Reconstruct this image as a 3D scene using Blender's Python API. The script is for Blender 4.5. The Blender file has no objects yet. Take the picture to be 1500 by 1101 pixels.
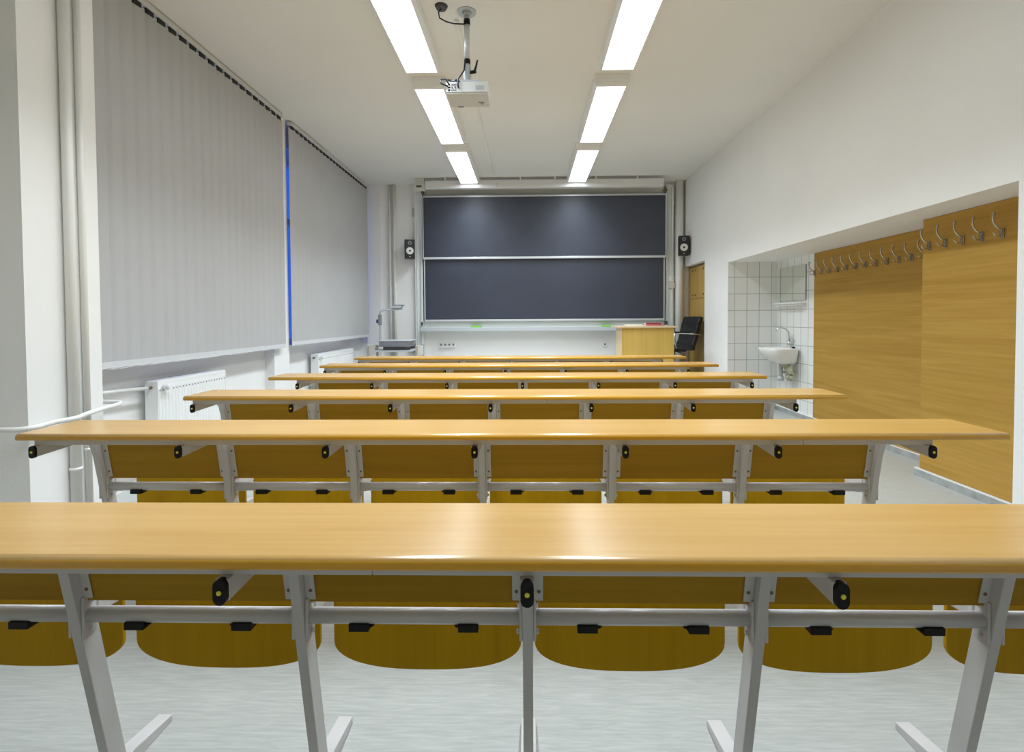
import bpy, bmesh, math, random
from mathutils import Vector, Matrix
random.seed(7)
sc = bpy.context.scene
COL = sc.collection
PI = math.pi

# ------------------------------------------------------------------ materials
def lin(r, g, b):
    f = lambda c: (c/255/12.92) if c/255 <= 0.04045 else ((c/255+0.055)/1.055)**2.4
    return (f(r), f(g), f(b), 1)

def mat(name, col, rough=0.5, metal=0.0, spec=0.5, bump=None, vary=None, coat=0.0):
    m = bpy.data.materials.new(name); m.use_nodes = True
    nt = m.node_tree; p = nt.nodes['Principled BSDF']
    c = col if len(col) == 4 else (*col, 1)
    p.inputs['Base Color'].default_value = c
    p.inputs['Roughness'].default_value = rough
    p.inputs['Metallic'].default_value = metal
    p.inputs['Specular IOR Level'].default_value = spec
    p.inputs['Coat Weight'].default_value = coat
    if bump or vary:
        tc = nt.nodes.new('ShaderNodeTexCoord')
    if vary:                                   # (scale, amount): slow mottling of the colour
        n = nt.nodes.new('ShaderNodeTexNoise'); n.inputs['Scale'].default_value = vary[0]; n.inputs['Detail'].default_value = 6
        nt.links.new(tc.outputs['Object'], n.inputs['Vector'])
        r = nt.nodes.new('ShaderNodeValToRGB')
        a = vary[1]
        r.color_ramp.elements[0].color = (c[0]*(1-a), c[1]*(1-a), c[2]*(1-a), 1); r.color_ramp.elements[0].position = 0.3
        r.color_ramp.elements[1].color = (min(1, c[0]*(1+a)), min(1, c[1]*(1+a)), min(1, c[2]*(1+a)), 1); r.color_ramp.elements[1].position = 0.7
        nt.links.new(n.outputs['Fac'], r.inputs['Fac']); nt.links.new(r.outputs['Color'], p.inputs['Base Color'])
    if bump:                                   # (scale, strength)
        n = nt.nodes.new('ShaderNodeTexNoise'); n.inputs['Scale'].default_value = bump[0]; n.inputs['Detail'].default_value = 4
        nt.links.new(tc.outputs['Object'], n.inputs['Vector'])
        b = nt.nodes.new('ShaderNodeBump'); b.inputs['Strength'].default_value = bump[1]; b.inputs['Distance'].default_value = 0.01
        nt.links.new(n.outputs['Fac'], b.inputs['Height']); nt.links.new(b.outputs['Normal'], p.inputs['Normal'])
    return m

def wood(name, dark, light, axis='X', rough=0.35, spec=0.5, scale=1.0, coat=0.0, contrast=1.0):
    """Fine straight grain running along AXIS."""
    m = bpy.data.materials.new(name); m.use_nodes = True
    nt = m.node_tree; p = nt.nodes['Principled BSDF']; L = nt.links.new
    tc = nt.nodes.new('ShaderNodeTexCoord'); oi = nt.nodes.new('ShaderNodeObjectInfo')
    add = nt.nodes.new('ShaderNodeVectorMath'); add.operation = 'ADD'
    mul = nt.nodes.new('ShaderNodeVectorMath'); mul.operation = 'MULTIPLY'; mul.inputs[1].default_value = (13, 17, 11)
    L(oi.outputs['Random'], mul.inputs[0]); L(tc.outputs['Object'], add.inputs[0]); L(mul.outputs[0], add.inputs[1])
    mp = nt.nodes.new('ShaderNodeMapping')
    s = [38*scale, 38*scale, 38*scale]; s['XYZ'.index(axis)] = 1.3*scale
    mp.inputs['Scale'].default_value = s
    L(add.outputs[0], mp.inputs['Vector'])
    n = nt.nodes.new('ShaderNodeTexNoise'); n.inputs['Scale'].default_value = 1.0; n.inputs['Detail'].default_value = 5; n.inputs['Roughness'].default_value = 0.6
    n.inputs['Distortion'].default_value = 0.4
    L(mp.outputs[0], n.inputs['Vector'])
    mp2 = nt.nodes.new('ShaderNodeMapping'); s2 = [7*scale]*3; s2['XYZ'.index(axis)] = 0.35*scale; mp2.inputs['Scale'].default_value = s2
    L(add.outputs[0], mp2.inputs['Vector'])
    n2 = nt.nodes.new('ShaderNodeTexNoise'); n2.inputs['Scale'].default_value = 1.0; n2.inputs['Detail'].default_value = 3; n2.inputs['Distortion'].default_value = 1.2
    L(mp2.outputs[0], n2.inputs['Vector'])
    mx = nt.nodes.new('ShaderNodeMath'); mx.operation = 'ADD'; L(n.outputs['Fac'], mx.inputs[0]); L(n2.outputs['Fac'], mx.inputs[1])
    r = nt.nodes.new('ShaderNodeValToRGB')
    r.color_ramp.elements[0].position = 0.5-0.16/contrast+0.25; r.color_ramp.elements[1].position = 0.5+0.16/contrast+0.25
    hv = nt.nodes.new('ShaderNodeMath'); hv.operation = 'MULTIPLY'; hv.inputs[1].default_value = 0.75; L(mx.outputs[0], hv.inputs[0])
    L(hv.outputs[0], r.inputs['Fac'])
    r.color_ramp.elements[0].color = dark; r.color_ramp.elements[1].color = light
    L(r.outputs['Color'], p.inputs['Base Color'])
    p.inputs['Roughness'].default_value = rough; p.inputs['Specular IOR Level'].default_value = spec; p.inputs['Coat Weight'].default_value = coat
    b = nt.nodes.new('ShaderNodeBump'); b.inputs['Strength'].default_value = 0.05; b.inputs['Distance'].default_value = 0.002
    L(n.outputs['Fac'], b.inputs['Height']); L(b.outputs['Normal'], p.inputs['Normal'])
    return m

def tiles(name, plane, w=0.152, h=0.206):
    m = bpy.data.materials.new(name); m.use_nodes = True
    nt = m.node_tree; p = nt.nodes['Principled BSDF']; L = nt.links.new
    tc = nt.nodes.new('ShaderNodeTexCoord'); sp = nt.nodes.new('ShaderNodeSeparateXYZ'); cb = nt.nodes.new('ShaderNodeCombineXYZ')
    L(tc.outputs['Object'], sp.inputs[0]); L(sp.outputs[plane], cb.inputs[0]); L(sp.outputs['Z'], cb.inputs[1])
    br = nt.nodes.new('ShaderNodeTexBrick'); br.offset = 0; br.squash = 1
    br.inputs['Scale'].default_value = 1; br.inputs['Brick Width'].default_value = w; br.inputs['Row Height'].default_value = h
    br.inputs['Mortar Size'].default_value = 0.0035; br.inputs['Mortar Smooth'].default_value = 0.2; br.inputs['Bias'].default_value = 0
    br.inputs['Color1'].default_value = (.88, .89, .87, 1); br.inputs['Color2'].default_value = (.84, .85, .83, 1); br.inputs['Mortar'].default_value = (.42, .43, .41, 1)
    L(cb.outputs[0], br.inputs['Vector']); L(br.outputs['Color'], p.inputs['Base Color'])
    p.inputs['Roughness'].default_value = 0.22
    b = nt.nodes.new('ShaderNodeBump'); b.invert = True; b.inputs['Strength'].default_value = 0.4; b.inputs['Distance'].default_value = 0.002
    L(br.outputs['Fac'], b.inputs['Height']); L(b.outputs['Normal'], p.inputs['Normal'])
    return m

def vinyl(name):
    m = bpy.data.materials.new(name); m.use_nodes = True
    nt = m.node_tree; p = nt.nodes['Principled BSDF']; L = nt.links.new
    tc = nt.nodes.new('ShaderNodeTexCoord'); mp = nt.nodes.new('ShaderNodeMapping'); mp.inputs['Scale'].default_value = (9, 110, 1)
    L(tc.outputs['Object'], mp.inputs[0])
    n = nt.nodes.new('ShaderNodeTexNoise'); n.inputs['Scale'].default_value = 1; n.inputs['Detail'].default_value = 6; n.inputs['Roughness'].default_value = 0.65; n.inputs['Distortion'].default_value = 0.5
    L(mp.outputs[0], n.inputs['Vector'])
    r = nt.nodes.new('ShaderNodeValToRGB'); e = r.color_ramp.elements
    e[0].position = 0.30; e[0].color = (.37, .39, .38, 1); e[1].position = 0.66; e[1].color = (.49, .505, .475, 1)
    x = e.new(0.47); x.color = (.42, .435, .41, 1)
    L(n.outputs['Fac'], r.inputs['Fac']); L(r.outputs['Color'], p.inputs['Base Color'])
    p.inputs['Roughness'].default_value = 0.38
    return m

def emit(name, col, strength):
    m = bpy.data.materials.new(name); m.use_nodes = True
    nt = m.node_tree; nt.nodes.remove(nt.nodes['Principled BSDF'])
    e = nt.nodes.new('ShaderNodeEmission'); e.inputs[0].default_value = (*col, 1); e.inputs[1].default_value = strength
    nt.links.new(e.outputs[0], nt.nodes['Material Output'].inputs[0])
    return m

def pane_mat(name):
    m = bpy.data.materials.new(name); m.use_nodes = True
    nt = m.node_tree; nt.nodes.remove(nt.nodes['Principled BSDF']); L = nt.links.new
    t = nt.nodes.new('ShaderNodeBsdfTransparent'); g = nt.nodes.new('ShaderNodeBsdfGlossy'); g.inputs['Roughness'].default_value = 0.02
    mx = nt.nodes.new('ShaderNodeMixShader'); mx.inputs[0].default_value = .06
    L(t.outputs[0], mx.inputs[1]); L(g.outputs[0], mx.inputs[2]); L(mx.outputs[0], nt.nodes['Material Output'].inputs[0])
    return m

M = dict(
    wall=mat('wall_paint', (.86, .855, .83), 0.75, spec=0.25, bump=(60, 0.06), vary=(0.8, 0.025)),
    ceil=mat('ceiling_paint', (.79, .775, .73), 0.85, spec=0.2, bump=(50, 0.05), vary=(0.6, 0.03)),
    pipe=mat('pipe_enamel', (.80, .79, .75), 0.35),
    floor=vinyl('grey_vinyl'),
    skirt=mat('grey_skirting', (.36, .38, .37), 0.4, vary=(14, 0.2)),
    beech=wood('beech_laminate', (.475, .268, .068, 1), (.53, .317, .094, 1), 'X', 0.25, 1.0, scale=1.5),
    edge=wood('beech_edge', (.70, .36, .030, 1), (.80, .43, .045, 1), 'X', 0.32, 0.3),
    backply=wood('backrest_laminate', (.36, .20, .012, 1), (.44, .255, .020, 1), 'X', 0.45, 0.1, contrast=0.8),
    seatply=wood('seat_plywood', (.42, .24, .003, 1), (.52, .31, .006, 1), 'Z', 0.45, 0.1, contrast=0.7),
    panel=wood('wall_panel_laminate', (.42, .24, .046, 1), (.515, .308, .070, 1), 'Y', 0.45, 0.15, scale=1.3, contrast=0.9),
    cup=wood('cupboard_laminate', (.47, .295, .075, 1), (.55, .36, .10, 1), 'Z', 0.4, 0.3),
    lect=wood('lectern_laminate', (.60, .39, .085, 1), (.69, .465, .125, 1), 'Z', 0.4, 0.4),
    lectedge=mat('lectern_light_edge', (.66, .50, .30), 0.4),
    metal=mat('grey_enamel_steel', (.60, .59, .58), 0.30, spec=0.5, bump=(200, 0.02)),
    black=mat('black_plastic', (.005, .005, .005), 0.4, spec=0.25),
    yellow=mat('yellow_cap', (.88, .80, .08), 0.4),
    zinc=mat('zinc_screw', (.20, .165, .08), 0.4, metal=0.6),
    blind=mat('grey_blind_fabric', (.50, .50, .50), 0.85, spec=0.15, bump=(900, 0.12), vary=(2.0, 0.02)),
    hem=mat('blind_hem', (.66, .67, .68), 0.8, spec=0.2),
    rail=mat('blind_rail', (.62, .61, .58), 0.4),
    dark=mat('dark_gap', (.02, .02, .02), 0.7),
    rad=mat('radiator_enamel', (.88, .89, .88), 0.3),
    board=mat('slate_board', (.030, .037, .060), 0.45, spec=0.75, vary=(3.0, 0.14), bump=(500, 0.05)),
    alu=mat('brushed_aluminium', (.66, .68, .68), 0.35, metal=0.35),
    frame=mat('board_upright_enamel', (.70, .73, .71), 0.4),
    bracket=mat('bracket_grey', (.42, .42, .39), 0.5),
    white=mat('white_plastic', (.82, .82, .80), 0.4),
    offw=mat('cream_plastic', (.66, .66, .60), 0.45),
    case=mat('screen_case', (.74, .73, .72), 0.35),
    green=mat('green_sponge', (.20, .60, .06), 0.9, bump=(300, 0.4)),
    leather=mat('black_leather', (.012, .012, .014), 0.38, bump=(120, 0.15)),
    chrome=mat('chrome', (.75, .75, .75), 0.12, metal=1.0),
    hook=mat('nickel_hook', (.55, .52, .47), 0.22, metal=1.0),
    speaker=mat('speaker_black', (.010, .010, .012), 0.3),
    spside=mat('speaker_side', (.07, .07, .065), 0.5),
    cone=mat('speaker_cone', (.72, .71, .66), 0.35),
    grey=mat('ohp_grey', (.24, .245, .27), 0.4),
    dgrey=mat('ohp_dark', (.055, .05, .05), 0.45),
    lgrey=mat('ohp_light', (.50, .53, .55), 0.35),
    blue=mat('blue_knob', (.03, .07, .22), 0.4),
    tan=mat('trolley_tan', (.42, .36, .27), 0.5),
    projw=mat('projector_white', (.72, .74, .73), 0.4),
    projg=mat('projector_under', (.55, .54, .50), 0.5),
    cable=mat('dark_cable', (.02, .022, .04), 0.5),
    ceram=mat('sanitary_white', (.86, .855, .82), 0.12),
    mirror=mat('mirror_glass', (.86, .90, .86), 0.02, metal=1.0),
    mirrb=mat('mirror_edge', (.25, .32, .28), 0.2),
    rag=mat('pale_rag', (.46, .47, .34), 0.9, bump=(80, 0.5), vary=(30, 0.35)),
    paper=mat('paper', (.80, .79, .72), 0.8),
    pink=mat('pink_cover', (.52, .16, .17), 0.5),
    maroon=mat('maroon_cover', (.26, .04, .06), 0.5),
    lamph=mat('lamp_housing', (.90, .90, .88), 0.4),
    tube=emit('lit_diffuser', (.92, 1.0, 1.06), 6.2),
    tile_f=tiles('white_tiles_end', 'X'), tile_s=tiles('white_tiles_side', 'Y'),
    pane=pane_mat('window_glass'),
    lcd=mat('dark_display', (.10, .10, .05), 0.3),
    slot=mat('socket_hole', (.22, .23, .23), 0.5),
    red=mat('handle_brown', (.10, .06, .02), 0.4),
    podium=mat('podium_grey', (.40, .41, .40), 0.5, vary=(20, 0.15)),
)

# ------------------------------------------------------------------ mesh builder
class MB:
    """Collects shapes, links them as ONE mesh object."""
    def __init__(s): s.bm = bmesh.new(); s.mats = []; s.cur = 0
    def use(s, m):
        if m not in s.mats: s.mats.append(m)
        s.cur = s.mats.index(m); return s
    def _tag(s, faces, smooth=False):
        for f in faces: f.material_index = s.cur; f.smooth = smooth
    def box(s, x0, x1, y0, y1, z0, z1, rot=None, at=None):
        v = [s.bm.verts.new((x, y, z)) for x in (x0, x1) for y in (y0, y1) for z in (z0, z1)]
        idx = [(0, 1, 3, 2), (4, 6, 7, 5), (0, 4, 5, 1), (2, 3, 7, 6), (0, 2, 6, 4), (1, 5, 7, 3)]
        fs = [s.bm.faces.new([v[i] for i in q]) for q in idx]
        if rot is not None: bmesh.ops.rotate(s.bm, verts=v, cent=at or (0, 0, 0), matrix=rot)
        s._tag(fs); return s
    def prism(s, pts, d0, d1, axis='X', smooth=False):
        """Polygon PTS extruded along AXIS from d0 to d1 (pts are the two other coordinates in order)."""
        def P(p, d):
            return (d, p[0], p[1]) if axis == 'X' else (p[0], d, p[1]) if axis == 'Y' else (p[0], p[1], d)
        a = [s.bm.verts.new(P(p, d0)) for p in pts]; b = [s.bm.verts.new(P(p, d1)) for p in pts]
        n = len(pts)
        caps = [s.bm.faces.new(a), s.bm.faces.new(b[::-1])]
        sides = [s.bm.faces.new((a[i], b[i], b[(i+1) % n], a[(i+1) % n])) for i in range(n)]
        s._tag(caps); s._tag(sides, smooth); return s
    def tube(s, path, r, seg=10, closed_ends=True):
        pts = [Vector(p) for p in path]; n = len(pts); rings = []
        rr = r if isinstance(r, (list, tuple)) else [r]*n
        up = None
        for i, p in enumerate(pts):
            t = (pts[min(i+1, n-1)]-pts[max(i-1, 0)]).normalized()
            if up is None:
                up = Vector((0, 0, 1)) if abs(t.z) < 0.9 else Vector((1, 0, 0))
            a = t.cross(up); a = a.normalized() if a.length > 1e-6 else t.orthogonal().normalized()
            b = a.cross(t).normalized(); up = b
            rings.append([s.bm.verts.new(p+(a*math.cos(2*PI*k/seg)+b*math.sin(2*PI*k/seg))*rr[i]) for k in range(seg)])
        fs = []
        for i in range(n-1):
            for k in range(seg):
                fs.append(s.bm.faces.new((rings[i][k], rings[i][(k+1) % seg], rings[i+1][(k+1) % seg], rings[i+1][k])))
        s._tag(fs, True)
        if closed_ends: s._tag([s.bm.faces.new(rings[0][::-1]), s.bm.faces.new(rings[-1])])
        return s
    def cyl(s, a, b, r, seg=16): return s.tube([a, b], r, seg)
    def lathe(s, prof, c, axis='Z', seg=24, sx=1.0, sy=1.0):
        """Profile of (radius, height) turned about AXIS through C."""
        rings = []
        for r, h in prof:
            ring = []
            for k in range(seg):
                u, v = r*math.cos(2*PI*k/seg)*sx, r*math.sin(2*PI*k/seg)*sy
                p = (u, v, h) if axis == 'Z' else (u, h, v) if axis == 'Y' else (h, u, v)
                ring.append(s.bm.verts.new(Vector(c)+Vector(p)))
            rings.append(ring)
        fs = []
        for i in range(len(rings)-1):
            for k in range(seg):
                fs.append(s.bm.faces.new((rings[i][k], rings[i][(k+1) % seg], rings[i+1][(k+1) % seg], rings[i+1][k])))
        s._tag(fs, True)
        s._tag([s.bm.faces.new(rings[0][::-1]), s.bm.faces.new(rings[-1])])
        return s
    def build(s, name, m=None, parent=None, bevel=0.0, seg=2, recalc=True):
        if m is not None and not s.mats: s.mats.append(m)
        if recalc: bmesh.ops.recalc_face_normals(s.bm, faces=s.bm.faces)
        me = bpy.data.meshes.new(name); s.bm.to_mesh(me); s.bm.free()
        for q in s.mats: me.materials.append(q)
        o = bpy.data.objects.new(name, me); COL.objects.link(o)
        if parent is not None: o.parent = parent
        if bevel:
            b = o.modifiers.new('bevel', 'BEVEL'); b.width = bevel; b.segments = seg; b.limit_method = 'ANGLE'; b.angle_limit = math.radians(40)
            b.harden_normals = False
        return o

def mb(m=None):
    x = MB()
    if m is not None: x.use(m)
    return x

def tag(o, label=None, cat=None, group=None, kind=None):
    if label: o['label'] = label
    if cat: o['category'] = cat
    if group: o['group'] = group
    if kind: o['kind'] = kind
    return o

def thing(name, loc, label, cat, group=None, rz=0.0):
    o = bpy.data.objects.new(name, None); o.empty_display_size = 0.05; COL.objects.link(o)
    o.location = loc; o.rotation_euler = (0, 0, rz)
    return tag(o, label, cat, group)

def kids(o): return [c for c in bpy.data.objects if c.parent == o]
def copy_tree(o, parent=None):
    c = o.copy(); COL.objects.link(c)
    if parent is not None: c.parent = parent
    for k in kids(o): copy_tree(k, c)
    return c

def struct(name, b, m=None, bevel=0.0):
    return tag(b.build(name, m, None, bevel), kind='structure')

# ------------------------------------------------------------------ the room
XL, XR, YF, ZC, YB = -2.57, 2.50, 8.10, 3.31, -2.0
struct('floor', mb(M['floor']).box(-3.1, 3.3, YB-.1, YF+.2, -.12, 0))
struct('ceiling', mb(M['ceil']).box(-3.1, 3.4, YB-.1, YF+.2, ZC, ZC+.12))
struct('wall_front', mb(M['wall']).box(-3.1, 3.4, YF, YF+.2, 0, ZC))
struct('trim_2', mb(M['wall']).box(XL-.02, -2.36, YF-.035, YF, 0, ZC))
struct('wall_back', mb(M['wall']).box(-3.1, 3.4, YB-.1, YB, 0, ZC))
# window side: plain bay by the back, pier with pipes, parapets, second pier, head over the windows
PX1, PX2 = -2.38, -2.62
for q in ((-3.1, -2.95, YB, 2.33, 0, ZC), (-3.1, PX1, 2.33, 2.752, 0, ZC), (-3.1, -2.72, 2.752, 5.13, 0, .84), (-3.1, PX2, 5.13, 5.455, 0, ZC),
          (-3.1, -2.72, 5.455, YF, 0, .84), (-3.1, -2.72, 2.752, 5.13, 3.1, ZC), (-3.1, -2.72, 5.455, YF, 3.1, ZC)):
    struct('wall_left', mb(M['wall']).box(*q))
# wall with the recess for coats and sink, and the recess of the built-in cupboard
NY0, NY1, NZ, NX = 2.62, 6.33, 1.835, 3.11
CY0, CZ = 7.15, 1.955
wr = mb(M['wall'])
wr.box(XR, 3.3, YB, NY0, 0, ZC)
wr.box(XR, 3.3, NY0, NY1, NZ, ZC)
wr.box(XR, 3.3, NY1, CY0, 0, ZC)
wr.box(XR, 3.3, CY0, YF, CZ, ZC)
wr.box(NX+.05, 3.3, NY0, NY1, 0, NZ)
wr.box(3.05, 3.3, CY0, YF, 0, CZ)
struct('wall_right', wr)
t = mb(M['tile_f']).box(XR+.001, NX+.05, NY1-.008, NY1+.002, 0, NZ)
o = struct('wall_niche_end', t)
t = mb(M['tile_s']).box(NX, NX+.05, 5.5, NY1-.008, 0, NZ)
o = struct('wall_niche_side', t)
bs = mb(M['skirt'])
for q in ((NX-.02, NX-.002, 3.673, NY1-.008), (2.80, 2.818, NY0, 3.673), (2.818, NX-.02, 3.655, 3.673), (XR+.01, NX-.02, NY1-.026, NY1-.008)):
    bs.use(M['skirt']).box(*q, 0, .05); bs.use(M['white']).box(*q, .05, .058)
struct('baseboard_right', bs)
struct('trim_1', mb(M['podium']).box(-2.55, 2.49, 5.95, YF, 0, .26), bevel=.006)     # raised teaching platform

# windows behind the blinds
for i, (a, b) in enumerate(((2.752, 5.13), (5.455, YF))):
    w = mb(M['white'])
    x0, x1 = -2.98, -2.91
    for (y0, y1, z0, z1) in ((a, b, .84, .91), (a, b, 3.03, 3.1), (a, a+.07, .91, 3.03), (b-.07, b, .91, 3.03), ((a+b)/2-.05, (a+b)/2+.05, .91, 3.03), (a+.07, b-.07, 2.3, 2.38)):
        w.box(x0, x1, y0, y1, z0, z1)
    w.box(-2.91, -2.70, a, b, .84, .862)
    wo = tag(w.build('window_%d' % (i+1)), kind='structure')
    mb(M['pane']).box(-2.95, -2.942, a+.07, b-.07, .91, 3.03).build('window_pane', None, wo)

# ------------------------------------------------------------------ bench rows
PITCH = .521; NS = 6
BW0, BW1 = -1.795, 1.62                     # table board, in room X
DEPTH = .25; TT = .752; TB = .73
TAN = math.tan(math.radians(10.6))
def F(z): return .248+(.72-z)*TAN            # front line of a leg, from the table's near edge

def table_board(x0, x1):
    b = mb(M['beech'])
    t = TT-TB; r = .0095
    # rounded nose profile in Y,Z : top part light, nose darker
    top = [(DEPTH, TT), (.012, TT)]
    nose = [(.012, TT), (.006, TT-.0015), (.002, TT-.005), (0, TT-.010), (0, TB+.004), (.003, TB)]
    far = [(DEPTH, TB), (DEPTH+.0, TB+.0)]
    prof = [(DEPTH, TT)] + nose + [(DEPTH, TB)]
    va = [b.bm.verts.new((x0, y, z)) for y, z in prof]; vb = [b.bm.verts.new((x1, y, z)) for y, z in prof]
    n = len(prof); b.use(M['edge']); e = b.cur; b.use(M['beech'])
    for i in range(n):
        f = b.bm.faces.new((va[i], vb[i], vb[(i+1) % n], va[(i+1) % n]))
        f.material_index = e if 3 <= i <= 5 else 0
        f.smooth = 1 <= i <= 5
    for q in (va, vb[::-1]):
        f = b.bm.faces.new(q); f.material_index = e
    return b

def leg_mesh():
    w = .012
    prof = [(.02, .706), (.02, .668), (F(.66)-.05, .676)]
    # fillet between arm and leg
    for k in range(1, 6):
        a = k/6*PI/2
        prof.append((F(.66)-.05+.05*math.sin(a), .676-.05*(1-math.cos(a))))
    prof += [(F(.60), .60), (F(.3), .3), (F(.03), .03), (F(.03)+.048, .03), (F(.3)+.048, .3), (F(.60)+.048, .60), (F(.70)+.046, .706)]
    b = mb(M['metal']).prism(prof, -w, w, 'X')
    # foot on the floor
    f0 = F(.03)
    b.prism([(f0-.10, 0), (f0+.20, 0), (f0+.20, .018), (f0+.07, .036), (f0-.004, .036), (f0-.10, .018)], -.02, .02, 'X')
    # collar plates that carry the cross tubes, each with two bolts
    for s in (-1, 1):
        y = F(.4625)+.026
        b.box(min(s*.012, s*.019), max(s*.012, s*.019), y-.019, y+.019, .415, .51)
        for z in (.428, .497): b.cyl((s*.019, y, z), (s*.026, y, z), .006, 8)
    return b

def cap_mesh():
    pts = []
    for k in range(8): a = PI*k/7; pts.append((.0112*math.cos(a), .0108+.0112*math.sin(a)))
    for k in range(8): a = PI+PI*k/7; pts.append((.0112*math.cos(a), -.0108+.0112*math.sin(a)))
    b = mb(M['black']).prism([(x, z+.686) for x, z in pts], .011, .024, 'Y')
    b.use(M['yellow']).lathe([(.0042, .0), (.0042, -.0015), (.003, -.002)], (0, .011, .686), 'Y', 12)
    return b

def flange_mesh(s):
    """Screw plate beside a leg, leaning with it."""
    x0, x1 = (.0125, .035) if s > 0 else (-.035, -.0125)
    b = mb(M['metal'])
    z0, z1 = .506, .70
    def y(z): return F(z)+.022
    b.prism([(y(z1), z1), (y(z0), z0), (y(z0)+.0035, z0), (y(z1)+.0035, z1)], x0, x1, 'X')
    b.use(M['zinc'])
    for z in (.53, .618):
        xx = s*.0255
        b.lathe([(.0042, 0), (.0042, -.0022), (.002, -.003)], (xx, y(z), z), 'Y', 10)
    return b

def arm_mesh():
    """Pivot arm running forward from a leg to the tipped-up seats."""
    y0 = F(.47)+.044
    b = mb(M['metal']).prism([(y0, .455), (y0, .497), (.452, .480), (.452, .445)], -.024, .024, 'X')
    b.prism([(y0-.01, .452), (y0-.01, .40), (y0+.05, .435), (y0+.08, .452)], -.004, .004, 'X')
    for s in (-1, 1):
        b.cyl((s*.004, y0+.035, .432), (s*.028, y0+.035, .432), .0075, 10)
    return b

SW = .243
def seat_mesh():
    b = mb(M['seatply'])
    pts = [(-SW, .47), (SW, .47)]
    N = 28
    for k in range(N+1):
        x = SW*math.cos(PI*k/N)
        z = .315-.075*max(0, 1-abs(x/SW)**2.6)**(1/2.2)
        pts.append((x, z))
    out = [pts[0]]
    for p in pts[1:]:
        if abs(p[0]-out[-1][0])+abs(p[1]-out[-1][1]) > 1e-5: out.append(p)
    b.prism(out, .455, .468, 'Y')
    return b

def backrest_mesh():
    x = PITCH/2-.0145
    def y(z): return F(z)+.0265
    return mb(M['backply']).prism([(y(.715), .715), (y(.497), .497), (y(.497)+.013, .497), (y(.715)+.013, .715)], -x, x, 'X')

def beam_mesh():
    y = F(.4625)+.026; x = PITCH/2-.0185
    return mb(M['metal']).tube([(-x, y, .4625), (x, y, .4625)], .0175, 18)

def clip_mesh(s):
    y = F(.4625)+.026; c = s*.125
    b = mb(M['black']).box(c-.023, c+.023, y-.021, y+.018, .436, .4535)
    b.prism([(c+s*-.023, .440), (c+s*-.033, .4445), (c+s*-.023, .449)], y-.012, y+.01, 'Y')
    return b

def make_row(edge_y, leg0, seam, label):
    root = thing('lecture_bench', (0, edge_y, 0), label, 'bench', 'bench rows facing the blackboard')
    table_board(BW0, BW1).build('tabletop', None, root)
    legx = [leg0+k*PITCH for k in range(NS+1)]
    r0, r1 = legx[0]-.012, legx[-1]+.014
    for a, b in ((r0, seam-.0007), (seam+.0007, r1)):
        mb(M['metal']).box(a, b, .034, .056, .706, TB).build('rail', None, root, .0015)
    return root, legx

leg_p = leg_mesh().build('leg', None, None, .007, 3)
cap_p = cap_mesh().build('end_cap', None, leg_p); cap_p['label'] = 'black rounded end cap with yellow dot'
fl_p = [flange_mesh(s).build('flange', None, leg_p, .002) for s in (-1, 1)]
arm_p = arm_mesh().build('pivot_arm', None, leg_p, .003)
seat_p = seat_mesh().build('seat', None, None, .003)
back_p = backrest_mesh().build('backrest', None, None, .002)
beam_p = beam_mesh().build('cross_tube', None, None)
clip_p = [clip_mesh(s).build('clip', None, beam_p, .0015) for s in (-1, 1)]
for c in clip_p: c['label'] = 'small black plastic clip'
protos = [leg_p, cap_p, *fl_p, arm_p, seat_p, back_p, beam_p, *clip_p]

def link_copy(p, parent, x=None):
    c = p.copy(); COL.objects.link(c); c.parent = parent
    if x is not None: c.location = (x, 0, 0)
    return c

EDGES = [.815, 1.709, 2.566, 3.423, 4.280, 5.137]
LEG0 = [-1.566, -1.749, -1.757, -1.600, -1.757, -1.752]
SEAM = [-.27, .95, .10, -.25, .3, -.6]
ROWLAB = ['long beech bench row at the very back, its ends cut off by the picture',
          'whole long beech bench row directly before the last one, second from the back',
          'long beech bench row fourth from the blackboard, its end level with the first radiator',
          'long beech bench row third from the blackboard, between the radiator and the sink',
          'long beech bench row second from the blackboard, seen as a thin strip',
          'shortest-looking bench row in front of the lectern, first from the blackboard']
for ey, l0, sm, lb in zip(EDGES, LEG0, SEAM, ROWLAB):
    root, legx = make_row(ey, l0, sm, lb)
    for k, x in enumerate(legx):
        lg = link_copy(leg_p, root, x)
        link_copy(cap_p, lg); link_copy(arm_p, lg)
        if k > 0: link_copy(fl_p[0], lg)
        if k < NS: link_copy(fl_p[1], lg)
    for k in range(NS):
        xc = (legx[k]+legx[k+1])/2
        link_copy(seat_p, root, xc); link_copy(back_p, root, xc)
        bm_ = link_copy(beam_p, root, xc)
        for c in clip_p: link_copy(c, bm_)
for p in protos: bpy.data.objects.remove(p)

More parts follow.
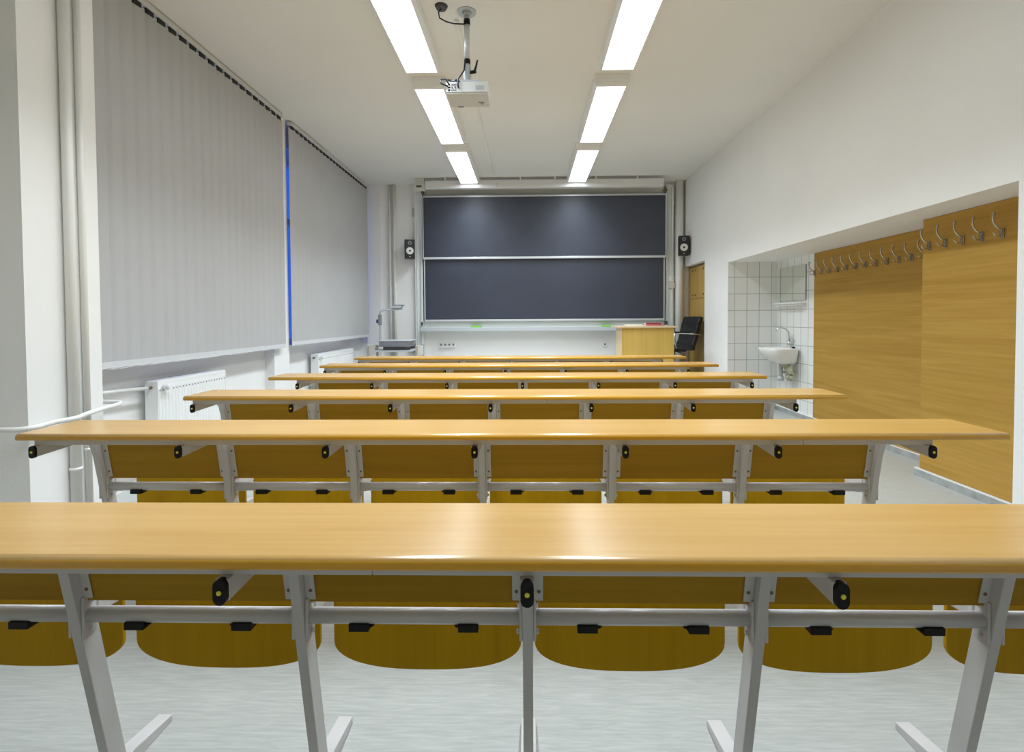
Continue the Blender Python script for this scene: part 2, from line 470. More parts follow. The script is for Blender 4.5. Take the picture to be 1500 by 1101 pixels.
# ------------------------------------------------------------------ ceiling lights
def make_light():
    r = thing('ceiling_light', (0, 0, ZC), '', 'ceiling light', 'fluorescent ceiling lights')
    b = mb(M['lamph'])
    L, W0, H = .718, .150, .105
    b.box(-W0, W0, -L, L, -.03, 0)
    # side cheeks and ends around the diffuser, chamfered towards it
    for s in (-1, 1):
        b.prism([(s*W0, -.03), (s*W0, -.075), (s*.134, -H), (s*.126, -H), (s*.126, -.03)], -L, L, 'Y')
        b.prism([(s*L, -.03), (s*L, -.085), (s*(L-.010), -H), (s*(L-.018), -H), (s*(L-.018), -.03)], -.126, .126, 'X')
    b.build('housing', None, r, .003)
    d = mb(M['tube']).box(-.1255, .1255, -L+.0185, L-.0185, -H+.001, -.032).build('diffuser', None, r)
    d['label'] = 'glowing white diffuser'
    al = bpy.data.lights.new('tubes', 'AREA'); al.shape = 'RECTANGLE'; al.size = .25; al.size_y = 1.39
    al.energy = 23; al.color = (.90, 1.0, 1.10); al.spread = math.radians(118)
    ao = bpy.data.objects.new('tubes', al); COL.objects.link(ao); ao.parent = r; ao.location = (0, 0, -H-.002)
    return r
LP = make_light()
n = 0
for side, x in (('window', -.873), ('sink', .756)):
    for k, yc in enumerate((3.53, 5.24, 6.945, 1.816)):
        q = LP if n == 0 else copy_tree(LP); n += 1
        q.location = (x, yc, ZC)
        where = ('third from the blackboard, cut by the top edge', 'second from the blackboard', 'ending above the blackboard', 'over the last bench rows')[k]
        q['label'] = 'ceiling light in the %s-side line, %s' % (side, where)

# ------------------------------------------------------------------ vertical blinds
def blind(y0, y1, zb, label, n):
    r = thing('vertical_blind', (XL, y0, 0), label, 'blind', 'vertical window blinds')
    w = y1-y0; p = w/n
    mb(M['rail']).box(-.03, .02, 0, w, 3.258, 3.298).build('head_rail', None, r, .003)
    for k in range(n): mb(M['dark']).box(-.010, .010, (k+.2)*p, (k+.8)*p, 3.226, 3.258).build('carrier', None, r)
    v = mb(M['blind']); h = mb(M['hem'])
    zt = 3.238
    for k in range(n):
        a, b = k*p-.006, (k+1)*p+.006
        x0, x1 = -.010, .010                       # each vane tilted so that it overlaps the next
        bow = .004
        m = (a+b)/2
        pts = [(x0, a), (bow, m), (x1, b), (x1-.0012, b), (bow-.0012, m), (x0-.0012, a)]
        v.prism([(q[0], q[1]) for q in pts], zb+.045, zt, 'Z')
        dz = random.uniform(-.004, .004)
        h.prism([(q[0]+(.0012 if i < 3 else -.0014), q[1]) for i, q in enumerate(pts)], zb+dz, zb+.046, 'Z')
    v.build('vanes', None, r, recalc=True)
    ho = h.build('hem', None, r); ho['label'] = 'paler weighted hem'
    ch = mb(M['white']).tube([(.012, p*.5, zb+.012), (.012, w*.5, zb+.006), (.012, w-p*.5, zb+.012)], .0016, 6)
    ch.build('spacer_chain', None, r)
    return r
blind(2.70, 5.255, .850, 'wide grey vertical blind between the pipe pier and the narrow blue gap', 23)
blind(5.447, 8.03, .865, 'grey vertical blind beyond the blue gap, beside the overhead projector', 24)

# ------------------------------------------------------------------ radiators and pipes
def radiator(y0, y1, z0, z1, label):
    r = thing('radiator', (-2.628, y0, 0), label, 'radiator', 'panel radiators under the windows')
    w = y1-y0
    b = mb(M['rad'])
    b.box(-.045, -.015, .0, w, z0, z1-.02)
    nf = int(w/.0333)
    p = w/nf
    prof = []
    for k in range(nf):
        a = k*p
        prof += [(.040, a+.002), (.048, a+p*.25), (.048, a+p*.72), (.040, a+p*.95)]
    prof = [(.02, 0)] + prof + [(.02, w)]
    b.prism(prof, z0+.02, z1-.05, 'Z')
    b.box(.02, .046, 0, w, z1-.055, z1-.022); b.box(.02, .046, 0, w, z0, z0+.022)
    b.build('panel', None, r, .002)
    g = mb(M['rad']).box(-.045, .047, -.002, w+.002, z1-.022, z1)
    g.use(M['slot'])
    for k in range(nf): g.box(.0465, .0485, k*p+p*.3, k*p+p*.7, z1-.072, z1-.062)
    g.build('top_grille', None, r, .001)
    for y in (-.004, w): mb(M['rad']).box(-.045, .047, y, y+.004, z0+.005, z1-.005).build('side_cover', None, r)
    vv = mb(M['white']).lathe([(.013, 0), (.020, .006), (.022, .04), (.018, .055)], (.046, .05, z1-.045), 'X', 14)
    vv.build('valve', None, r)
    mb(M['zinc']).cyl((0, -.035, z1-.045), (0, -.004, z1-.045), .011, 10).build('inlet', None, r)
    for y in (.12, w-.12):
        for z in (z1-.2, z0+.1): mb(M['rad']).box(-.09, -.045, y-.02, y+.02, z, z+.06).build('bracket', None, r)
radiator(3.44, 4.22, .13, .725, 'white panel radiator under the wide blind, nearer the pipe pier')
radiator(6.12, 7.36, .13, .725, 'white panel radiator under the blind beside the blackboard wall')

def pipe(path, r, label, name='heating_pipe', group='painted heating pipes', collars=()):
    b = mb(M['pipe']).tube(path, r, 14)
    for c in collars: b.cyl((c[0], c[1], c[2]-.008), (c[0], c[1], c[2]+.008), r*1.18, 14)
    return tag(b.build(name), label, 'pipe', group)
pipe([(-2.353, 2.545, 0), (-2.353, 2.545, ZC)], .024, 'thick white riser pipe on the pier, nearer the grey pier face', collars=[(-2.353, 2.545, .38)])
pipe([(-2.362, 2.632, 0), (-2.362, 2.632, ZC)], .015, 'thinner white riser pipe on the pier, beside the wide blind', collars=[(-2.362, 2.632, .46)])
pipe([(-2.21, 8.072, 0.26), (-2.21, 8.072, ZC)], .020, 'white riser pipe in the blackboard-wall corner, nearer the blinds')
pipe([(-2.135, 8.066, 0.26), (-2.135, 8.066, ZC)], .026, 'white riser pipe in the blackboard-wall corner, nearer the speaker')
pipe([(2.405, 8.02, 0.26), (2.405, 8.02, ZC)], .062, 'thick white pipe casing between the blackboard and the cupboard')
def arc(p0, pts): return [p0]+pts
pipe([(-2.94, 2.285, .640), (-2.42, 2.285, .640), (-2.375, 2.287, .641), (-2.345, 2.31, .643), (-2.335, 2.34, .645), (-2.335, 2.42, .650), (-2.312, 2.455, .652), (-2.296, 2.50, .655),
      (-2.305, 2.56, .662), (-2.318, 2.66, .668), (-2.33, 2.80, .672), (-2.36, 2.85, .674), (-2.42, 2.86, .676), (-2.60, 2.86, .678), (-2.715, 2.86, .68)], .0125,
     'thin white pipe bending around the pier at bench height')
pipe([(-2.70, 2.765, .735), (-2.66, 2.77, .735), (-2.635, 2.80, .7345), (-2.632, 3.0, .7045), (-2.630, 3.402, .680)], .0125, 'thin white pipe running from the pier to the radiator valve')

# ------------------------------------------------------------------ blackboard wall
bb = thing('blackboard', (0, YF-.002, 0), 'dark slate sliding double blackboard in an aluminium frame', 'blackboard')
BX0, BX1 = -1.662, 2.182
def slate(name, x0, x1, z0, z1, y, ft, fb, fs):
    s = mb(M['board']).box(x0, x1, y, y+.02, z0, z1).build(name, None, bb)
    f = mb(M['alu'])
    f.box(x0-fs, x1+fs, y-.006, y+.026, z1, z1+ft); f.box(x0-fs, x1+fs, y-.006, y+.026, z0-fb, z0)
    f.box(x0-fs, x0, y-.006, y+.026, z0, z1); f.box(x1, x1+fs, y-.006, y+.026, z0, z1)
    f.build('edge_trim', None, s, .002); return s
slate('upper_panel', BX0+.02, BX1-.012, 2.130, 3.070, -.14, .026, .034, .012)
slate('lower_panel', BX0+.032, BX1-.03, 1.140, 2.105, -.10, .012, .030, .018)
for x0, x1 in ((-1.80, -1.672), (2.196, 2.31)):
    u = mb(M['frame']).box(x0, x1, -.07, 0, .26, 3.25)
    u.box(x0+.03, x0+.045, -.078, -.07, .26, 3.25).box(x1-.03, x1, -.095, -.07, .45, 3.2)
    u.build('upright', None, bb, .003)
mb(M['offw']).box(BX0, BX1, -.035, 0, 3.1, 3.25).build('head_board', None, bb)
mb(M['frame']).box(BX0-.03, BX1, -.05, 0, 1.0, 1.115).build('tray_back', None, bb)
tr = mb(M['frame']).box(-1.70, BX1, -.16, -.045, .988, 1.0); tr.use(M['lgrey']).box(-1.70, BX1, -.168, -.16, .955, 1.012)
tr.build('chalk_tray', None, bb, .002)
for x in (-1.685, 2.19):
    mb(M['dgrey']).box(x-.012, x+.012, -.15, -.095, 1.05, 1.1).build('stop_block', None, bb)
for x in (-1.822, 2.322):
    mb(M['bracket']).box(x-.019, x+.019, -.05, 0, 2.80, 2.93).build('guide_bracket', None, bb, .003)
for x in (-1.665, 2.185):
    k = mb(M['zinc']).cyl((x, -.10, 3.16), (x, -.07, 3.16), .025, 14).box(x-.012, x+.012, -.09, -.07, 3.10, 3.22); k.build('pulley', None, bb)
mb(M['dgrey']).box(-1.90, -1.80, -.06, 0, .63, .74).cyl((-1.84, -.07, .68), (-1.78, -.07, .68), .03, 12).build('crank', None, bb, .004)

def sponge(x, y, label):
    s = mb(M['green']).box(-.075, .075, -.03, .03, 0, .038).build('board_sponge', None, None, .008); s.location = (x, y, 1.0)
    tag(s, label, 'sponge', 'green sponges on the chalk tray')
sponge(-.82, 7.985, 'green board sponge on the chalk tray, on the projector-cart side')
sponge(1.24, 7.985, 'green board sponge on the chalk tray, beside the lectern')

ps = thing('projection_screen', (0, 7.74, ZC), 'rolled-up projection screen in a long white case above the blackboard', 'projection screen')
mb(M['case']).box(-1.562, 2.077, -.05, .05, -.168, -.050).build('case', None, ps, .012, 3)
for x in (-1.25, -.72, -.1, .43, 1.05, 1.68): mb(M['case']).box(x-.010, x+.010, -.04, .04, -.050, 0).build('ceiling_bracket', None, ps)
mb(M['alu']).box(-1.53, 2.04, -.012, .012, -.176, -.164).build('bottom_bar', None, ps, .002)
mb(M['offw']).box(-.465, -.442, -.057, -.05, -.16, -.08).build('pull_clip', None, ps)
cb = thing('control_box', (-1.645, 7.73, 3.122), 'small cream control box with a dark display at the screen case end', 'control box')
mb(M['offw']).box(-.080, .080, -.04, .05, 0, .096).box(-.07, .07, -.01, .04, .096, ZC-3.122).build('housing', None, cb, .006)
mb(M['lcd']).box(-.048, .036, -.043, -.039, .038, .070).build('display', None, cb)

def speaker(x, z, rz, label):
    r = thing('loudspeaker', (x, 7.94, z), label, 'loudspeaker', 'wall loudspeakers', rz)
    c = mb(M['speaker']).box(-.078, .078, -.078, -.066, 0, .295); c.use(M['spside']).box(-.078, .078, -.066, .09, 0, .295)
    c.build('cabinet', None, r, .006)
    w = mb(M['spside']).lathe([(.066, -.086), (.062, -.080), (.058, -.078)], (0, 0, .115), 'Y', 28)
    w.use(M['cone']).lathe([(.055, -.088), (.050, -.0875), (.030, -.081), (.029, -.080)], (0, 0, .115), 'Y', 28)
    w.use(M['speaker']).lathe([(.016, -.092), (.014, -.088), (.012, -.080)], (0, 0, .115), 'Y', 20)
    w.build('woofer', None, r)
    t = mb(M['grey']).lathe([(.030, -.083), (.026, -.080), (.024, -.078)], (0, 0, .24), 'Y', 24)
    t.use(M['spside']).lathe([(.018, -.087), (.014, -.084), (.012, -.080)], (0, 0, .24), 'Y', 20)
    t.build('tweeter', None, r)
    mb(M['cone']).box(-.014, .014, -.0795, -.0775, .022, .028).build('badge', None, r)
    mb(M['black']).box(-.03, .03, .09, .155, .10, .18).build('wall_bracket', None, r, .004)
speaker(-1.862, 2.105, .28, 'black loudspeaker on the blackboard wall, beside the riser pipes')
speaker(2.405, 2.105, -.22, 'black loudspeaker on the blackboard wall, above the cupboard corner')
bpy.data.objects['loudspeaker.001'].location.y = 7.80

so = thing('power_outlet', (-1.30, YF, .66), 'white strip of four wall outlets under the chalk tray', 'outlet')
b = mb(M['white']).box(-.135, .135, -.022, 0, .03, .105).box(-.135, .135, -.04, -.022, .03, .045)
b.build('plate', None, so, .004)
for k in range(4):
    x = -.099+k*.066
    mb(M['slot']).lathe([(.017, -.026), (.015, -.0225), (.014, -.021)], (x, 0, .074), 'Y', 14).build('socket', None, so)
s2 = thing('power_outlet', (1.245, YF, .66), 'single white wall outlet half hidden by the lectern', 'outlet')
mb(M['white']).box(-.05, .05, -.022, 0, .03, .11).build('plate', None, s2, .006)
mb(M['slot']).lathe([(.017, -.026), (.015, -.0225), (.014, -.021)], (-.005, 0, .072), 'Y', 14).build('socket', None, s2)
sw = thing('wall_switch', (2.285, YF-.071, 1.60), 'pair of cream light switches on the blackboard upright', 'switch')
mb(M['white']).box(-.042, .042, -.02, 0, .125, .215).build('upper_rocker', None, sw, .006)
mb(M['offw']).box(-.042, .046, -.035, 0, .015, .105).box(-.012, .012, -.04, -.034, .04, .08).build('lower_rocker', None, sw, .006)

# ------------------------------------------------------------------ lectern and what lies on it
PZ = .26
le = thing('lectern', (1.60, 6.70, PZ), 'tall beech lectern desk before the blackboard', 'lectern')
b = mb(M['lect']).box(-.345, .345, 0, .018, 0, .755)
b.build('front_panel', None, le, .002)
mb(M['lectedge']).box(-.345, -.327, .018, .45, 0, .755).build('side_panel', None, le, .002)
mb(M['lect']).box(.327, .345, .018, .45, 0, .755).build('side_panel', None, le, .002)
mb(M['lectedge']).box(-.385, .38, -.03, .48, .755, .780).build('top', None, le, .003)
mb(M['lect']).box(-.327, .327, .018, .44, .35, .368).build('shelf', None, le)
ZT = PZ+.780
pp = mb(M['paper'])
for k in range(4): pp.box(-.115+random.uniform(-.004, .004), .115+random.uniform(-.004, .004), -.08, .08, k*.005, k*.005+.0046)
o = pp.build('paper_stack'); o.location = (1.455, 6.95, ZT); tag(o, 'low stack of white paper on the lectern', 'paper')
def book(x, z, w, h, m, label):
    r = thing('book', (x, 6.95, z), label, 'book')
    mb(m).box(-w/2, w/2, -.085, .085, 0, .003).box(-w/2, w/2, -.085, .085, h-.003, h).box(-w/2, w/2, -.085, -.082, .003, h-.003).build('cover', None, r, .001)
    mb(M['paper']).box(-w/2+.003, w/2-.003, -.082, .08, .003, h-.003).build('pages', None, r)
book(1.735, ZT, .24, .020, M['pink'], 'pink book lying on the lectern, lower of the two')
book(1.715, ZT+.0203, .205, .022, M['maroon'], 'maroon book lying on top of the pink book')

# ------------------------------------------------------------------ office chair
ch = thing('office_chair', (2.17, 7.46, PZ), 'black leather office chair with chrome arms behind the lectern', 'chair', None, math.radians(-76))
# local frame: chair faces -Y
def slab(pts, w, t, m, name):
    """Cushion following a side profile (y,z)."""
    b = mb(m); out = []
    n = len(pts)
    fr = []; bk = []
    for i, (y, z) in enumerate(pts):
        a = Vector(pts[min(i+1, n-1)])-Vector(pts[max(i-1, 0)]); a.normalize()
        nrm = Vector((-a.y, a.x))
        fr.append((y+nrm.x*t/2, z+nrm.y*t/2)); bk.append((y-nrm.x*t/2, z-nrm.y*t/2))
    b.prism(fr+bk[::-1], -w/2, w/2, 'X')
    return b.build(name, None, ch, .016, 3)
slab([(-.25, .455), (-.2, .468), (0, .455), (.16, .45), (.20, .455)], .47, .075, M['leather'], 'seat')
slab([(.175, .47), (.215, .56), (.245, .68), (.275, .80), (.315, .90)], .44, .065, M['leather'], 'backrest')
for s in (-1, 1):
    x = s*.255
    a = mb(M['chrome']).tube([(x, -.12, .47), (x, -.16, .55), (x, -.15, .655), (x, -.08, .668), (x, .15, .655), (x, .27, .64)], .011, 10)
    a.cyl((x, -.12, .47), (s*.2, -.12, .45), .010, 8).cyl((x, .27, .64), (s*.21, .27, .64), .010, 8)
    ar = a.build('armrest', None, ch)
    mb(M['black']).box(x-.022, x+.022, -.14, .10, .672, .692).build('arm_pad', None, ar, .008)
b = mb(M['chrome']).cyl((0, -.02, .12), (0, -.02, .42), .026, 14); b.use(M['black']).box(-.12, .12, -.14, .12, .395, .425)
b.build('column', None, ch)
b = mb(M['black'])
b.cyl((.10, -.02, .40), (.25, -.05, .385), .008, 8)
b.build('lever', None, ch)
for k in range(5):
    a = 2*PI*k/5+.3
    d = Vector((math.cos(a), math.sin(a), 0))
    p0 = Vector((0, -.02, .125)); p1 = p0+d*.28; p1.z = .075
    leg = mb(M['chrome']).tube([p0, p1], [.024, .014], 10).build('base_leg', None, ch)
    n = d.cross(Vector((0, 0, 1)))*.014
    c = p1.copy(); c.z = .028
    w = mb(M['black']).cyl(c-n, c+n, .028, 14).cyl(c, p1, .008, 8); w.build('caster', None, leg)

# ------------------------------------------------------------------ overhead projector on its trolley
tr = thing('projector_trolley', (-1.945, 7.42, PZ), 'grey trolley carrying the overhead projector', 'trolley')
mb(M['tan']).box(-.36, .34, -.24, .24, .09, .11).build('lower_shelf', None, tr, .003)
mb(M['lgrey']).box(-.30, .28, -.24, .24, .42, .438).build('upper_shelf', None, tr, .003)
for x in (-.36, .34):
    for y in (-.22, .22):
        u = mb(M['tan']).box(x-.014, x+.014, y-.014, y+.014, .06, .50).build('upright', None, tr)
        mb(M['black']).cyl((x-.012, y, .03), (x+.012, y, .03), .03, 14).build('caster', None, u)
mb(M['offw']).box(-.42, -.30, -.10, -.04, .43, .52).box(.30, .40, -.10, -.04, .36, .50).build('cable_holder', None, tr, .004)
oh = thing('overhead_projector', (-1.945, 7.42, PZ+.44), 'grey overhead projector with a raised arm and head', 'overhead projector')
mb(M['dgrey']).box(-.16, .16, -.17, .17, 0, .05).build('base', None, oh, .004)
mb(M['grey']).box(-.235, .235, -.19, .19, .05, .062).box(-.215, .215, -.18, .18, .062, .13).build('body', None, oh, .008)
mb(M['lgrey']).box(-.235, .245, -.19, .19, .13, .142).build('stage', None, oh, .004)
px = -.248
mb(M['lgrey']).box(px-.016, px+.016, -.02, .02, .05, .46).build('post', None, oh, .005)
k = mb(M['grey']).box(px-.022, px+.022, -.03, .03, .36, .52).build('carriage', None, oh, .008)
mb(M['blue']).cyl((px-.05, 0, .42), (px-.02, 0, .42), .03, 16).build('focus_knob', None, k)
mb(M['lgrey']).tube([(px, 0, .50), (px+.005, 0, .55), (px+.03, 0, .578), (px+.08, 0, .588), (px+.33, 0, .600)], [.018, .018, .016, .014, .014], 10).build('arm', None, oh)
h = mb(M['lgrey']).box(px+.20, px+.33, -.06, .06, .610, .648); h.use(M['grey']).box(px+.19, px+.36, -.05, .05, .648, .664)
h.build('projection_head', None, oh, .006)

# ------------------------------------------------------------------ built-in cupboard
cu = thing('built_in_cupboard', (2.575, 7.16, 0), 'tall beech cupboard built into the wall beside the office chair', 'cupboard')
W = .93
mb(M['cup']).box(.02, .46, 0, W, PZ, 1.935).build('carcass', None, cu)
def door(y0, y1, z0, z1, name, hz):
    d = mb(M['cup']).box(0, .019, y0+.002, y1-.002, z0+.004, z1-.004).build(name, None, cu, .0015)
    for yy, zz in hz:
        mb(M['red']).box(-.004, 0, yy-.008, yy+.008, zz-.014, zz+.014).cyl((-.012, yy, zz), (0, yy, zz), .005, 8).build('door_fitting', None, d)
zs = 1.44
for a, b in ((0, W/2), (W/2, W)):
    door(a, b, zs, 1.935, 'upper_door', ((a+.13, zs+.055), (a+.25, zs+.055), (a+.13, 1.87), (a+.25, 1.87)))
    door(a, b, PZ, zs, 'lower_door', ((a+(.42 if a == 0 else .05), .95),))

# ------------------------------------------------------------------ coat panels and hooks
p1 = mb(M['panel']).box(2.82, NX+.049, NY0+.002, 3.65, .058, NZ-.002).build('wall_panel', None, None, .002)
tag(p1, 'protruding oak wall panel with five coat hooks', 'panel', 'wood panels in the recess')
p2 = mb(M['panel']).box(NX-.012, NX+.049, 3.652, 5.50, .058, NZ-.002).build('wall_panel', None, None, .002)
tag(p2, 'set-back oak wall panel between the sink and the protruding panel', 'panel', 'wood panels in the recess')
def make_hook():
    r = thing('coat_hook', (0, 0, 0), '', 'coat hook', 'chrome coat hooks')
    b = mb(M['hook']).box(-.008, 0, -.011, .011, -.030, .030).box(-.016, -.006, -.007, .007, -.018, .022)
    b.use(M['zinc']).lathe([(.004, -.001), (.004, -.003)], (-.007, 0, -.024), 'X', 8)
    b.build('back_plate', None, r, .003)
    t = mb(M['hook']).tube([(-.008, 0, .018), (-.022, 0, .022), (-.040, 0, .036), (-.056, 0, .058), (-.064, 0, .082), (-.062, 0, .105), (-.058, 0, .118)], [.006, .006, .0056, .0056, .006, .007, .0105], 10)
    t.build('upper_prong', None, r)
    l = mb(M['hook']).tube([(-.008, 0, -.008), (-.022, 0, -.018), (-.038, 0, -.020), (-.052, 0, -.010), (-.058, 0, .004)], [.0045, .0042, .004, .004, .0055], 10)
    l.build('lower_prong', None, r)
    return r
HP = make_hook()
ORD = ['first', 'second', 'third', 'fourth', 'fifth', 'sixth', 'seventh', 'eighth', 'ninth', 'tenth', 'eleventh', 'twelfth']
n = 0
for k in range(5):
    q = HP if n == 0 else copy_tree(HP); n += 1
    q.location = (2.82, 3.587-.136*k, 1.640)
    q['label'] = 'double coat hook on the protruding oak panel, %s counted from the panel step' % ORD[k]
for k in range(12):
    q = copy_tree(HP)
    q.location = (NX-.012, 5.485-.1371*k, 1.622)
    q['label'] = 'double coat hook on the set-back oak panel, %s counted from the sink' % ORD[k]

# ------------------------------------------------------------------ sink, mirror, shelf, rag
SY = 5.95
sk = thing('wash_basin', (NX, SY, 0), 'small white wash basin on the tiled wall', 'sink')
def basin():
    b = mb(M['ceram']); seg = 28
    def ring(sx, sy, z, back):
        pts = []
        for k in range(seg):
            a = 2*PI*k/seg
            c, s = math.cos(a), math.sin(a)
            x = (abs(c)**.65)*(1 if c > 0 else -1); y = (abs(s)**.65)*(1 if s > 0 else -1)
            pts.append(b.bm.verts.new((-back-sx+sx*x, sy*y, z)))
        return pts
    rs = [ring(.10, .13, .605, .0), ring(.125, .18, .64, .0), ring(.155, .215, .70, .0), ring(.17, .235, .755, 0), ring(.172, .238, .782, 0), ring(.168, .233, .790, .002),
          ring(.118, .195, .788, .070), ring(.105, .18, .75, .075), ring(.08, .13, .69, .08), ring(.02, .03, .675, .12)]
    fs = []
    for i in range(len(rs)-1):
        for k in range(seg):
            fs.append(b.bm.faces.new((rs[i][k], rs[i][(k+1) % seg], rs[i+1][(k+1) % seg], rs[i+1][k])))
    for f in fs: f.smooth = True
    b.bm.faces.new(rs[0][::-1]); b.bm.faces.new(rs[-1])
    return b
basin().build('basin', None, sk)
fa = mb(M['chrome']).cyl((-.04, 0, .788), (-.04, 0, .875), .021, 16)
fa.tube([(-.04, 0, .87), (-.041, 0, .93), (-.048, .0, .975), (-.075, .02, 1.012), (-.115, .04, 1.020), (-.150, .055, 1.005), (-.162, .06, .975)], .0105, 12)
fa.cyl((-.04, -.02, .90), (-.04, -.065, .905), .015, 12)
fa.build('faucet', None, sk)
mb(M['black']).lathe([(.018, 0), (.018, .012), (.012, .018)], (-.05, -.12, .79), 'Z', 14).build('plug', None, sk)
tp = mb(M['lgrey']).cyl((-.12, .03, .61), (-.12, .03, .42), .022, 14).cyl((-.12, .03, .40), (-.12, .03, .45), .032, 14)
tp.tube([(-.12, .03, .50), (-.06, .03, .50), (0, .03, .50)], .016, 12)
tp.build('waste_trap', None, sk)
rg = mb(M['rag'])
for k in range(6):
    y = -.05-.018*k
    rg.tube([(-.09+.01*(k % 2), y, .60), (-.10, y-.01*(k % 3), .56-.01*k), (-.07+.015*(k % 3), y+.012, .50-.008*(k % 4)), (-.08, y+.006, .44+.015*(k % 3)), (-.075, y, .41+.02*(k % 2))],
            [.014, .026, .022, .024, .010], 9)
rg.tube([(-.11, .06, .595), (-.12, .0, .575), (-.10, -.06, .585), (-.09, -.11, .59)], [.012, .022, .024, .014], 9)
ro = rg.build('cleaning_rag'); ro.location = (NX, SY, 0); tag(ro, 'crumpled pale rag stuffed around the pipe below the basin', 'rag')
mi = thing('wall_mirror', (NX, 5.955, 1.34), 'rectangular mirror on the tiles above the wash basin', 'mirror')
mb(M['mirrb']).box(-.012, -.001, -.290, .290, 0, .40).build('backing', None, mi)
mb(M['mirror']).box(-.0145, -.012, -.289, .289, .001, .399).build('glass', None, mi)
sh = thing('toiletry_shelf', (NX, 5.955, 1.30), 'narrow white shelf under the mirror', 'shelf')
pts = [(0, -.30), (0, .30), (-.06, .30), (-.10, .27), (-.115, .20), (-.115, -.20), (-.10, -.27), (-.06, -.30)]
mb(M['ceram']).prism(pts, 0, .014, 'Z').build('board', None, sh, .004)
mb(M['ceram']).prism([(x*.8, y*.95) for x, y in pts], -.022, 0, 'Z').build('support', None, sh, .004)

# ------------------------------------------------------------------ ceiling projector
PXc, PYc = -.418, 3.588
pj = thing('ceiling_projector', (PXc, PYc, ZC), 'white projector hanging from the ceiling on a steel pole', 'projector'); pj.scale = (.977,)*3
mb(M['lgrey']).lathe([(.068, -.006), (.068, 0)], (0, 0, 0), 'Z', 28).lathe([(.03, -.03), (.034, -.006)], (0, 0, 0), 'Z', 20).build('ceiling_plate', None, pj)
mb(M['alu']).cyl((0, 0, -.03), (0, 0, -.40), .021, 18).build('pole', None, pj)
mb(M['lgrey']).cyl((0, 0, -.385), (0, 0, -.505), .026, 18).box(-.05, .10, -.05, .05, -.525, -.505).cyl((.075, 0, -.505), (.075, 0, -.49), .014, 10).build('mount', None, pj, .003)
lv = mb(M['black']).cyl((.025, -.01, -.435), (.065, -.02, -.435), .012, 10).tube([(.055, -.02, -.435), (.068, -.02, -.39), (.076, -.02, -.355)], [.009, .007, .006], 8)
lv.build('clamp_lever', None, pj)
st = mb(M['black']).cyl((0, 0, -.055), (0, 0, -.095), .0235, 14).cyl((0, 0, -.34), (0, 0, -.375), .0235, 14); st.build('cable_strap', None, pj)
X0, X1, Y0, Y1, Z0, Z1 = -.14, .155, -.104, .125, -.628, -.545
b = mb(M['projw']).box(X0, X1, Y0, Y1, Z0+.012, Z1); b.use(M['projg']).box(X0+.004, X1-.004, Y0+.004, Y1-.004, Z0, Z0+.012)
b.use(M['slot']).box(.075, .12, .03, .05, Z0-.0015, Z0).lathe([(.012, Z0-.001), (.012, Z0)], (.10, .065, 0), 'Z', 14).box(-.085, -.04, .105, .118, Z0-.004, Z0)
bd = b.build('body', None, pj, .006)
c = mb(M['slot'])
for i in range(2):
    for j in range(3): c.box(X0+.017+.014*0, X0+.030, Y0-.0015, Y0, Z0+.020+.019*j, Z0+.031+.019*j)
for i in range(3):
    c.lathe([(.0045, -.0035), (.0045, 0)], (X0+.042+.014*i, Y0, Z0+.025), 'Y', 10)
for i in range(2): c.lathe([(.007, -.004), (.007, 0)], (X0+.044+.022*i, Y0, Z0+.045), 'Y', 12)
c.box(X0+.04, X0+.075, Y0-.002, Y0, Z0+.058, Z0+.068)
c.build('connector_panel', None, bd)
mb(M['lgrey']).box(.07, .13, Y0-.001, Y0, Z0+.025, Z0+.055).build('rating_plate', None, bd)
cbm = mb(M['cable'])
cbm.tube([(-.012, -.02, -.35), (-.02, -.03, -.43), (-.04, -.06, -.48), (-.052, Y0-.012, -.53), (-.052, Y0-.016, -.57), (-.050, Y0-.004, -.59)], .006, 8)
cbm.tube([(-.01, -.01, -.51), (-.08, -.05, -.525), (-.15, -.09, -.52), (-.175, -.12, -.535), (-.17, -.125, -.565), (-.125, Y0-.004, -.577)], .005, 8)
cbm.tube([(-.02, 0, -.50), (-.09, -.03, -.50), (-.13, -.06, -.51), (-.135, Y0-.02, -.54), (-.12, Y0-.004, -.56)], .004, 8)
cbm.tube([(-.03, -.02, -.525), (-.06, -.05, -.518), (-.10, -.07, -.53), (-.06, -.09, -.53)], .012, 8)
cbm.build('cable', None, pj)
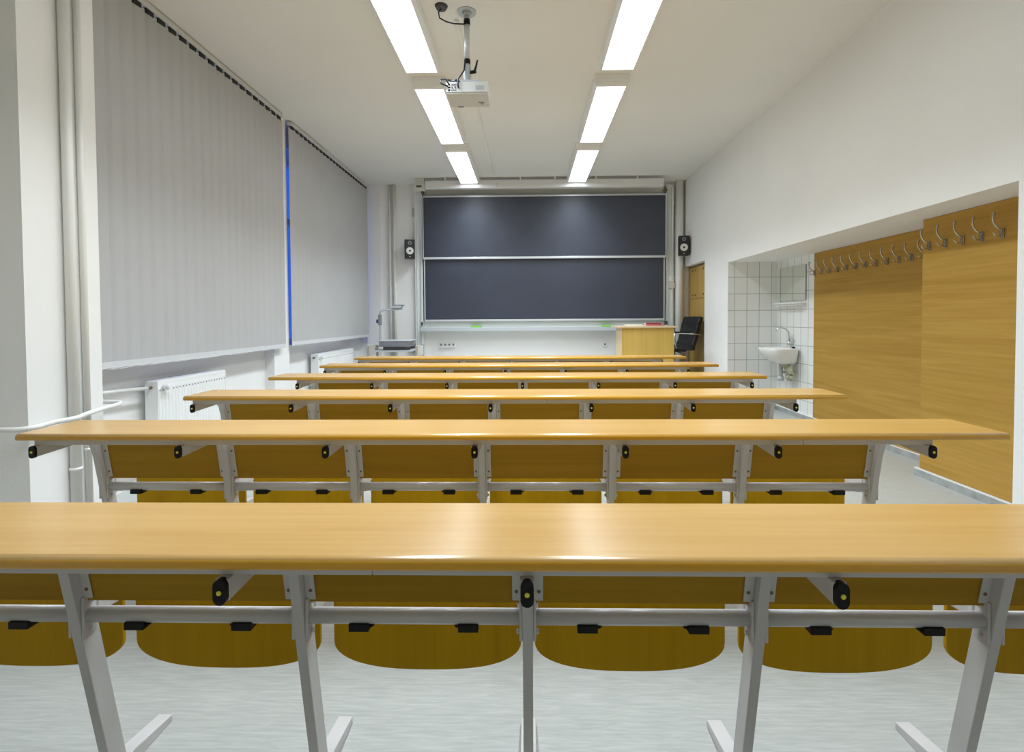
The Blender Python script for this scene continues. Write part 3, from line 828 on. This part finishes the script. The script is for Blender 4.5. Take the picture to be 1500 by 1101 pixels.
cbo = thing('ceiling_cable_outlet', (-.586, 3.516, ZC), 'dark cable outlet on the ceiling beside the projector pole', 'outlet')
mb(M['dgrey']).lathe([(.035, -.02), (.045, 0)], (0, 0, 0), 'Z', 20).build('cover', None, cbo)
mb(M['cable']).tube([(0, 0, -.015), (-.02, 0, -.04), (-.015, .01, -.075), (.03, .02, -.095), (.08, .045, -.095), (.13, .06, -.09), (.165, .07, -.085)], .005, 8).build('cable', None, cbo)
ct = mb(M['ceil']).box(-.016, .016, 0, 4.0, -.014, 0).build('cable_trunking', None, None, .003)
ct.location = (-.505, 3.67, ZC); tag(ct, 'thin cable channel on the ceiling running from projector to blackboard', 'cable channel')

# ------------------------------------------------------------------ sky outside, camera, view
w = bpy.data.worlds.new('World'); sc.world = w; w.use_nodes = True
bg = w.node_tree.nodes['Background']; bg.inputs[0].default_value = (.025, .13, .75, 1); bg.inputs[1].default_value = 0.8

cam = bpy.data.cameras.new('camera'); co = bpy.data.objects.new('camera', cam); COL.objects.link(co)
f_px, pit, yaw, rol, zc, cx, cy = 735.0, 0.02618, 0.02025, -0.005457, 1.147, 758.04, 485.92
cam.sensor_fit = 'HORIZONTAL'; cam.sensor_width = 36; cam.lens = f_px/1500*36
cam.shift_x = (750-cx)/1500; cam.shift_y = (cy-550.5)/1500
Fv = Vector((-math.sin(yaw)*math.cos(pit), math.cos(yaw)*math.cos(pit), -math.sin(pit)))
Rv = Vector((math.cos(yaw), math.sin(yaw), 0)); Uv = Rv.cross(Fv)
R2 = Rv*math.cos(rol)+Uv*math.sin(rol); U2 = -Rv*math.sin(rol)+Uv*math.cos(rol)
mw = Matrix((R2, U2, -Fv)).transposed().to_4x4(); mw.translation = (0, 0, zc)
co.matrix_world = mw
cam.clip_start = 0.02
sc.camera = co
sc.view_settings.view_transform = 'Standard'; sc.view_settings.look = 'None'; sc.view_settings.gamma = 1; sc.view_settings.exposure = 0.16
sc.view_settings.use_curve_mapping = False
sc.cycles.max_bounces = 10; sc.cycles.diffuse_bounces = 6; sc.cycles.sample_clamp_indirect = 6
